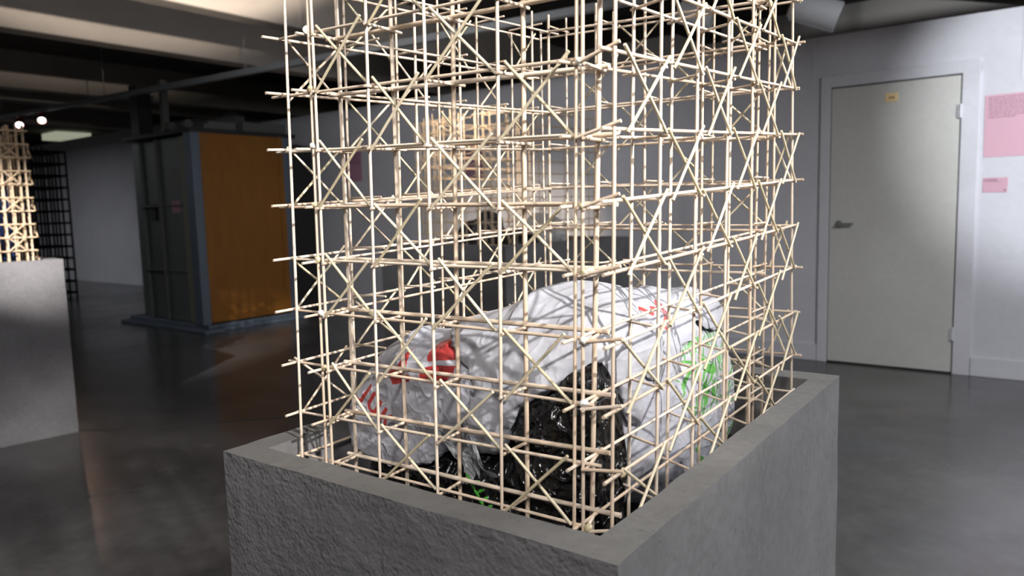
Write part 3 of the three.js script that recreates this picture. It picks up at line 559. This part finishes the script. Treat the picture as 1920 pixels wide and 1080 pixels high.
bag('lettered_bag', 'large white plastic bag with red strokes on its top, along the right side', 'white', plastic({ map: print(1024, 768, ...bz.white, 'v', (c, X, Y, s) => {
  c.strokeStyle = RED; c.lineWidth = 0.0045 * s;
  const ln = (...p) => { c.beginPath(); p.forEach(([x, y], i) => i ? c.lineTo(X(x), Y(y)) : c.moveTo(X(x), Y(y))); c.stroke(); };
  ln([0.265, 1.121], [0.285, 1.112], [0.30, 1.115], [0.312, 1.112]); ln([0.286, 1.103], [0.302, 1.094], [0.335, 1.108]); ln([0.30, 1.100], [0.337, 1.1145]); ln([0.312, 1.112], [0.33, 1.118]);
  c.strokeStyle = 'rgba(110,110,125,0.35)'; c.lineWidth = 0.0015 * s;
}) }), ...bz.white, 72, 'v');
bag('leaf_print_bag', 'white plastic bag printed with green leaves and a black zebra, low on the right', 'zebra', plastic({ map: print(1024, 1024, ...bz.zebra, 'v', (c, X, Y, s) => {
  let q = 5; const r = () => { q = (q * 16807) % 2147483647; return q / 2147483647; };
  c.fillStyle = GRN; c.strokeStyle = GRN;
  for (let i = 0; i < 150; i++) {                                    // blades and leaves
    const x = 0.305 + 0.155 * r(), y = 0.995 + 0.09 * r(), a = -1.2 + 0.7 * r() + (r() < 0.2 ? 1.3 : 0), l = (0.004 + 0.009 * r()) * s, w = (0.0006 + 0.0013 * r()) * s;
    c.save(); c.translate(X(x), Y(y)); c.rotate(a); c.beginPath(); c.ellipse(0, 0, l, w, 0, 0, 7); c.fill(); c.restore();
  }
  for (const [x, y, rx, ry, a] of [[0.325, 0.955, 0.012, 0.006, 0.5], [0.343, 0.948, 0.010, 0.006, -0.4], [0.318, 0.97, 0.008, 0.004, 0.2], [0.425, 0.962, 0.017, 0.008, -0.5], [0.449, 0.965, 0.010, 0.007, -0.3], [0.36, 1.045, 0.010, 0.006, 0.2], [0.44, 1.055, 0.010, 0.005, 0.6], [0.345, 1.02, 0.006, 0.013, 0.2], [0.362, 1.02, 0.004, 0.012, -0.2], [0.395, 1.05, 0.009, 0.005, -0.6], [0.335, 0.933, 0.008, 0.005, 0.3]]) { c.beginPath(); c.ellipse(X(x), Y(y), rx * s, ry * s, a, 0, 7); c.fill(); }
  c.lineWidth = 0.0013 * s; for (let i = 0; i < 30; i++) { const x = 0.31 + i * 0.0042; c.beginPath(); c.moveTo(X(x), Y(0.944 + i * 0.0006)); c.lineTo(X(x + 0.004), Y(0.950 + i * 0.0006)); c.stroke(); }
  for (let i = 0; i < 14; i++) { c.beginPath(); c.moveTo(X(0.40 + 0.0012 * (i % 2)), Y(1.025 + i * 0.0035)); c.lineTo(X(0.405 - 0.001 * (i % 2)), Y(1.0285 + i * 0.0035)); c.stroke(); }
  c.strokeStyle = '#141416'; c.lineWidth = 0.0021 * s;              // the zebra's striped head and neck
  for (let i = 0; i < 9; i++) { const x = 0.392 + i * 0.0078; c.beginPath(); c.moveTo(X(x), Y(0.974 + 0.003 * Math.sin(i))); c.quadraticCurveTo(X(x + 0.005), Y(0.985), X(x + 0.011), Y(0.989 - 0.0006 * i)); c.stroke(); }
  c.fillStyle = '#141416'; c.beginPath(); c.ellipse(X(0.386), Y(0.975), 0.007 * s, 0.004 * s, -0.6, 0, 7); c.fill();
}) }), ...bz.zebra, 64, 'v');
{ // a strip of clear film with a green sprig, hanging down over the black bag
  const t = thing('clear_film', 'strip of clear plastic film with a green sprig over the black bag', 'plastic film', B(-0.190, 0.9225, 0.108), TH);
  const g = new THREE.PlaneGeometry(1, 1, 26, 40), p = g.attributes.position;
  for (let i = 0; i < p.count; i++) {
    const s = p.getX(i), q = 0.5 - p.getY(i), w = lerp(0.03, 0.05, q) * (1 - 0.25 * q * q);
    p.setXYZ(i, s * w + 0.062 * q - 0.03, 0.103 - 0.092 * q + 0.008 * Math.sin(q * 9 + s * 6), 0.003 + 0.006 * ridge(s * 4, q * 5, 3) - 0.012 * Math.cos(s * 3) * (1 - q) - 0.006 * q);
  }
  g.computeVertexNormals();
  const back = g.clone(), bp = back.attributes.position, bn = back.attributes.normal; for (let i = 0; i < bp.count; i++) bp.setXYZ(i, bp.getX(i) - bn.getX(i) * 0.0004, bp.getY(i) - bn.getY(i) * 0.0004, bp.getZ(i) - bn.getZ(i) * 0.0004);
  const ix = back.index.array; for (let i = 0; i < ix.length; i += 3) { const a = ix[i]; ix[i] = ix[i + 1]; ix[i + 1] = a; } back.computeVertexNormals();
  part('film', merge([g, back]), phys({ color: rgb(0.75, 0.76, 0.78), roughness: 0.25, transmission: 0.72, thickness: 0, bumpMap: rep(T.crinkle, 1.5), bumpScale: 0.003 }), t);
  for (let i = 0; i < 9; i++) { const l = new THREE.SphereGeometry(1, 8, 6); const m = part('printed_leaf', l, M.leaf ??= std({ color: rgb(0.05, 0.30, 0.03), roughness: 0.5 }), t); m.scale.set(0.0045, 0.0016, 0.0006); const q = 0.42 + i * 0.035; m.position.set(0.062 * q - 0.03 + (i % 2 ? 0.004 : -0.003), 0.103 - 0.092 * q, 0.012); m.rotation.z = (i % 2 ? 0.6 : -0.8); }
}

// ------------------------------------------------------------------ bamboo tower on the middle plinth: two dense blocks joined by long ledgers
{
  const turn = -0.122, P0 = V(-2.655, 0, -3.414), at = (x, y, z) => V(x, y, z).applyAxisAngle(UPY, turn).add(P0);
  const t = thing('twin_bamboo_tower', 'bamboo scaffold of two dense blocks on the dark plinth behind', 'scaffold', at(-0.5, 0.93, -0.6), turn);
  const L = (x, h, z) => V(x + 0.5, h - 0.93, z + 0.6), mats = FARBAM;
  const block = (xs, zs, top) => { for (const z of zs) for (const x of xs) rod(t, 'pole', L(x + rr(-0.004, 0.004), 0.932, z), L(x + rr(-0.006, 0.006), top + rr(-0.035, 0.035), z), 0.003, mats); };
  const lx = [-0.99, -0.94, -0.89, -0.84, -0.78, -0.70, -0.62], rx = [-0.30, -0.24, -0.18, -0.10, -0.03], zs = [-0.14, -0.20, -0.95, -1.02];
  block(lx, [-0.16, -0.23], 1.83); block([-0.94, -0.84, -0.72], [-0.9, -1.0], 1.83);
  block([-0.50, -0.40], [-0.16], 1.84); block(rx.map((x) => x - 0.09), [-0.16, -0.23], 1.84); block([-0.08, -0.13], [-0.45, -0.7, -0.95], 1.84);
  for (let k = 0; k < 12; k++) {
    const h = 1.80 - k * 0.074;
    for (const z of [-0.155, -0.235]) { rod(t, 'ledger', L(-1.015, h + rr(-0.004, 0.004), z), L(-0.60, h, z), 0.003, mats); rod(t, 'ledger', L(-0.42, h + rr(-0.004, 0.004), z), L(-0.10, h, z), 0.003, mats); }
    rod(t, 'ledger', L(-0.62, h - 0.012, -0.165), L(-0.33, h - 0.008, -0.165), 0.002, mats);
    rod(t, 'ledger', L(-0.95, h, -0.14), L(-0.95, h, -1.05), 0.003, mats); rod(t, 'ledger', L(-0.84, h, -0.14), L(-0.84, h, -1.05), 0.0026, mats);
    rod(t, 'ledger', L(-0.115, h, -0.14), L(-0.115, h, -1.0), 0.003, mats); rod(t, 'ledger', L(-0.14, h, -0.14), L(-0.14, h, -1.0), 0.0026, mats);
    for (const [a, b] of k % 2 ? [[-0.94, -0.84], [-0.30, -0.18]] : [[-0.78, -0.64], [-0.13, -0.07]]) { rod(t, 'brace', L(a, h, -0.148), L(b, h - 0.074, -0.148), 0.0025, mats); rod(t, 'brace', L(b, h, -0.152), L(a, h - 0.074, -0.152), 0.0025, mats); }
    if (k % 2) { rod(t, 'brace', L(-0.06, h, -0.2), L(-0.06, h - 0.074, -0.42), 0.0025, mats); rod(t, 'brace', L(-0.06, h, -0.42), L(-0.06, h - 0.074, -0.2), 0.0025, mats); }
  }
  const farBag = (name, label, list, mat, s, amp) => {
    const d = blobs(list, 0.06), lo = V(-1.12, 0.92, -1.12), hi = V(-0.09, 1.45, -0.09);
    const g = mesher((x, y, z) => Math.max(d([x, y, z]) + wr([x, y, z], amp, 8, s), 0.932 - y), lo, hi, 56); metres(g);
    const p = g.attributes.position; for (let i = 0; i < p.count; i++) p.setXYZ(i, p.getX(i) + 0.6, p.getY(i) - 0.93, p.getZ(i) + 0.6);
    const m = part(name, g, mat, scene); m.position.copy(at(-0.6, 0.93, -0.6)); m.rotation.y = turn; tag(m, label, 'bag');
  };
  farBag('black_sack', 'heap of black plastic bag inside the bamboo blocks on the dark plinth', [[-0.68, 1.02, -0.45, 0.2, 0.14, 0.14], [-0.62, 1.10, -0.48, 0.08, 0.13, 0.09], [-0.30, 0.99, -0.42, 0.16, 0.10, 0.12], [-0.45, 0.97, -0.42, 0.25, 0.07, 0.12]], M.blackFar, 5, 0.02);
  farBag('white_sack', 'pale plastic bag behind the black bag on the dark plinth', [[-0.42, 1.02, -0.80, 0.22, 0.17, 0.12]], M.whiteFar, 12, 0.015);
}

// ------------------------------------------------------------------ bamboo tower on the left plinth
{
  const turn = -0.14, P0 = V(-4.555, 0, -1.8), at = (x, y, z) => V(x, y, z).applyAxisAngle(UPY, turn).add(P0);
  const t = thing('left_bamboo_tower', 'brightly lit bamboo tower on the pale plinth at the left edge', 'scaffold', at(-0.55, 0.95, 0.75), turn);
  const L = (x, h, z) => V(x + 0.55, h - 0.95, z - 0.75), mats = FARBAM;
  const z0 = 0.11, xs = [-0.13, -0.17], step = 0.0735, zz = [z0, z0 + 0.034, z0 + 0.075, z0 + 0.117, z0 + 0.16, z0 + 0.21, z0 + 0.27, z0 + 0.33, z0 + 0.39];
  for (const x of xs) for (const z of zz) rod(t, 'pole', L(x, 0.952, z + rr(-0.005, 0.005)), L(x + rr(-0.004, 0.004), 1.742 + rr(-0.018, 0.018), z + rr(-0.006, 0.006)), 0.0046, mats);
  for (const x of [-0.3, -0.42, -0.55, -0.68, -0.8, -0.92]) for (const z of [z0, z0 + 0.06]) rod(t, 'pole', L(x, 0.952, z), L(x, 1.74 + rr(-0.02, 0.02), z), 0.0046, mats);
  for (const z of [z0 + 0.2, z0 + 0.4]) rod(t, 'pole', L(-0.92, 0.952, z), L(-0.92, 1.74, z), 0.0046, mats);
  for (let k = 0; k < 11; k++) {
    const h = 1.715 - k * step;
    for (const x of xs) rod(t, 'ledger', L(x + 0.012, h, z0 - 0.02), L(x + 0.012, h + rr(-0.006, 0.006), z0 + 0.45), 0.0042, mats);
    for (const z of [z0, z0 + 0.06]) rod(t, 'ledger', L(-0.11, h, z - 0.012), L(-0.95, h, z - 0.012), 0.004, mats);
    rod(t, 'ledger', L(-0.93, h, z0 - 0.02), L(-0.93, h, z0 + 0.6), 0.004, mats);
    if (k % 2 && k < 9 || k === 8) for (const [a, b] of [[0.036, 0.12], [0.16, 0.27]]) { rod(t, 'brace', L(-0.108, h, z0 + a), L(-0.108, h - step, z0 + b), 0.004, mats); rod(t, 'brace', L(-0.100, h, z0 + b), L(-0.100, h - step, z0 + a), 0.004, mats); }
    if (k % 2) { rod(t, 'brace', L(-0.13, h, z0 - 0.02), L(-0.2, h - step, z0 - 0.02), 0.0036, mats); rod(t, 'brace', L(-0.2, h, z0 - 0.026), L(-0.13, h - step, z0 - 0.026), 0.0036, mats); }
  }
  const d = blobs([[-0.55, 1.18, 0.55, 0.37, 0.46, 0.60], [-0.45, 1.05, 0.5, 0.28, 0.18, 0.45]], 0.08);
  const mk = (name, label, fn, mat, lo, hi) => { const g = mesher((x, y, z) => fn([x, y, z]), V(...lo), V(...hi), 48); metres(g); const p = g.attributes.position; for (let i = 0; i < p.count; i++) p.setXYZ(i, p.getX(i) + 0.55, p.getY(i) - 0.952, p.getZ(i) - 0.62); const m = part(name, g, mat, scene); m.position.copy(at(-0.55, 0.952, 0.62)); m.rotation.y = turn; tag(m, label, 'bag'); };
  const blk = blobs([[-0.33, 1.06, 0.38, 0.11, 0.14, 0.15]], 0.05);
  mk('dark_blue_bag', 'tall dark blue plastic bag inside the left bamboo tower', (p) => Math.max(d(p) + wr(p, 0.02, 7, 4), 0.953 - p[1], p[0] + 0.20, 0.135 - p[2], -(blk(p) - 0.03)), M.blueFar, [-0.9, 0.93, 0.10], [-0.17, 1.75, 0.9]);
  mk('black_glossy_bag', 'glossy black plastic bag low inside the left bamboo tower', (p) => Math.max(blk(p) + wr(p, 0.02, 9, 14), 0.953 - p[1], p[0] + 0.20, 0.135 - p[2]), M.blackFar, [-0.5, 0.93, 0.10], [-0.17, 1.25, 0.6]);
}

// ------------------------------------------------------------------ black steel cage at the far left
{
  const t = thing('steel_cage', 'tall black steel grid cage standing beyond the left plinth', 'cage', V(-13.1, 0, -4.62));
  const bar = (a, b, name) => part(name, cyl(0.017, V(...a), V(...b), 6), M.steel, t);
  const Z = [], cell = 0.183; for (let i = 0; i < 9; i++) Z.push(-0.54 + i * 0.165);
  const top = (z) => z < -0.28 ? 2.27 : z < -0.02 ? 2.34 : 2.41;
  for (const x of [0.45, 0.2, -0.1, -0.4]) {
    for (const z of Z) bar([x, 0, z], [x, top(z), z], 'upright_bar');
    for (let k = 0; k < 13; k++) { const h = 0.07 + k * cell; if (h > 2.42) continue; const z0 = h > 2.35 ? 0 : h > 2.28 ? -0.21 : -0.54; bar([x, h, z0], [x, h, Z[8]], 'cross_bar'); }
  }
  for (const z of [Z[0], Z[3], Z[8]]) for (let k = 0; k < 13; k += 1) { const h = 0.07 + k * cell; if (h < top(z)) bar([0.45, h, z], [-0.55, h, z], 'depth_bar'); }
  tag(part('brown_cabinet', rbox(-13.5, -13.12, 0, 1.17, -4.86, -4.2, 0.01), M.cardboard, scene), 'dark brown cabinet inside the black steel cage', 'cabinet');
  tag(part('red_crate', merge([rbox(-13.45, -13.2, 1.171, 1.30, -4.80, -4.62, 0.01), rbox(-13.46, -13.19, 1.27, 1.31, -4.81, -4.61, 0.005)]), M.red, scene), 'small red crate on top of the brown cabinet', 'crate');
}

renderer.render(scene, camera);
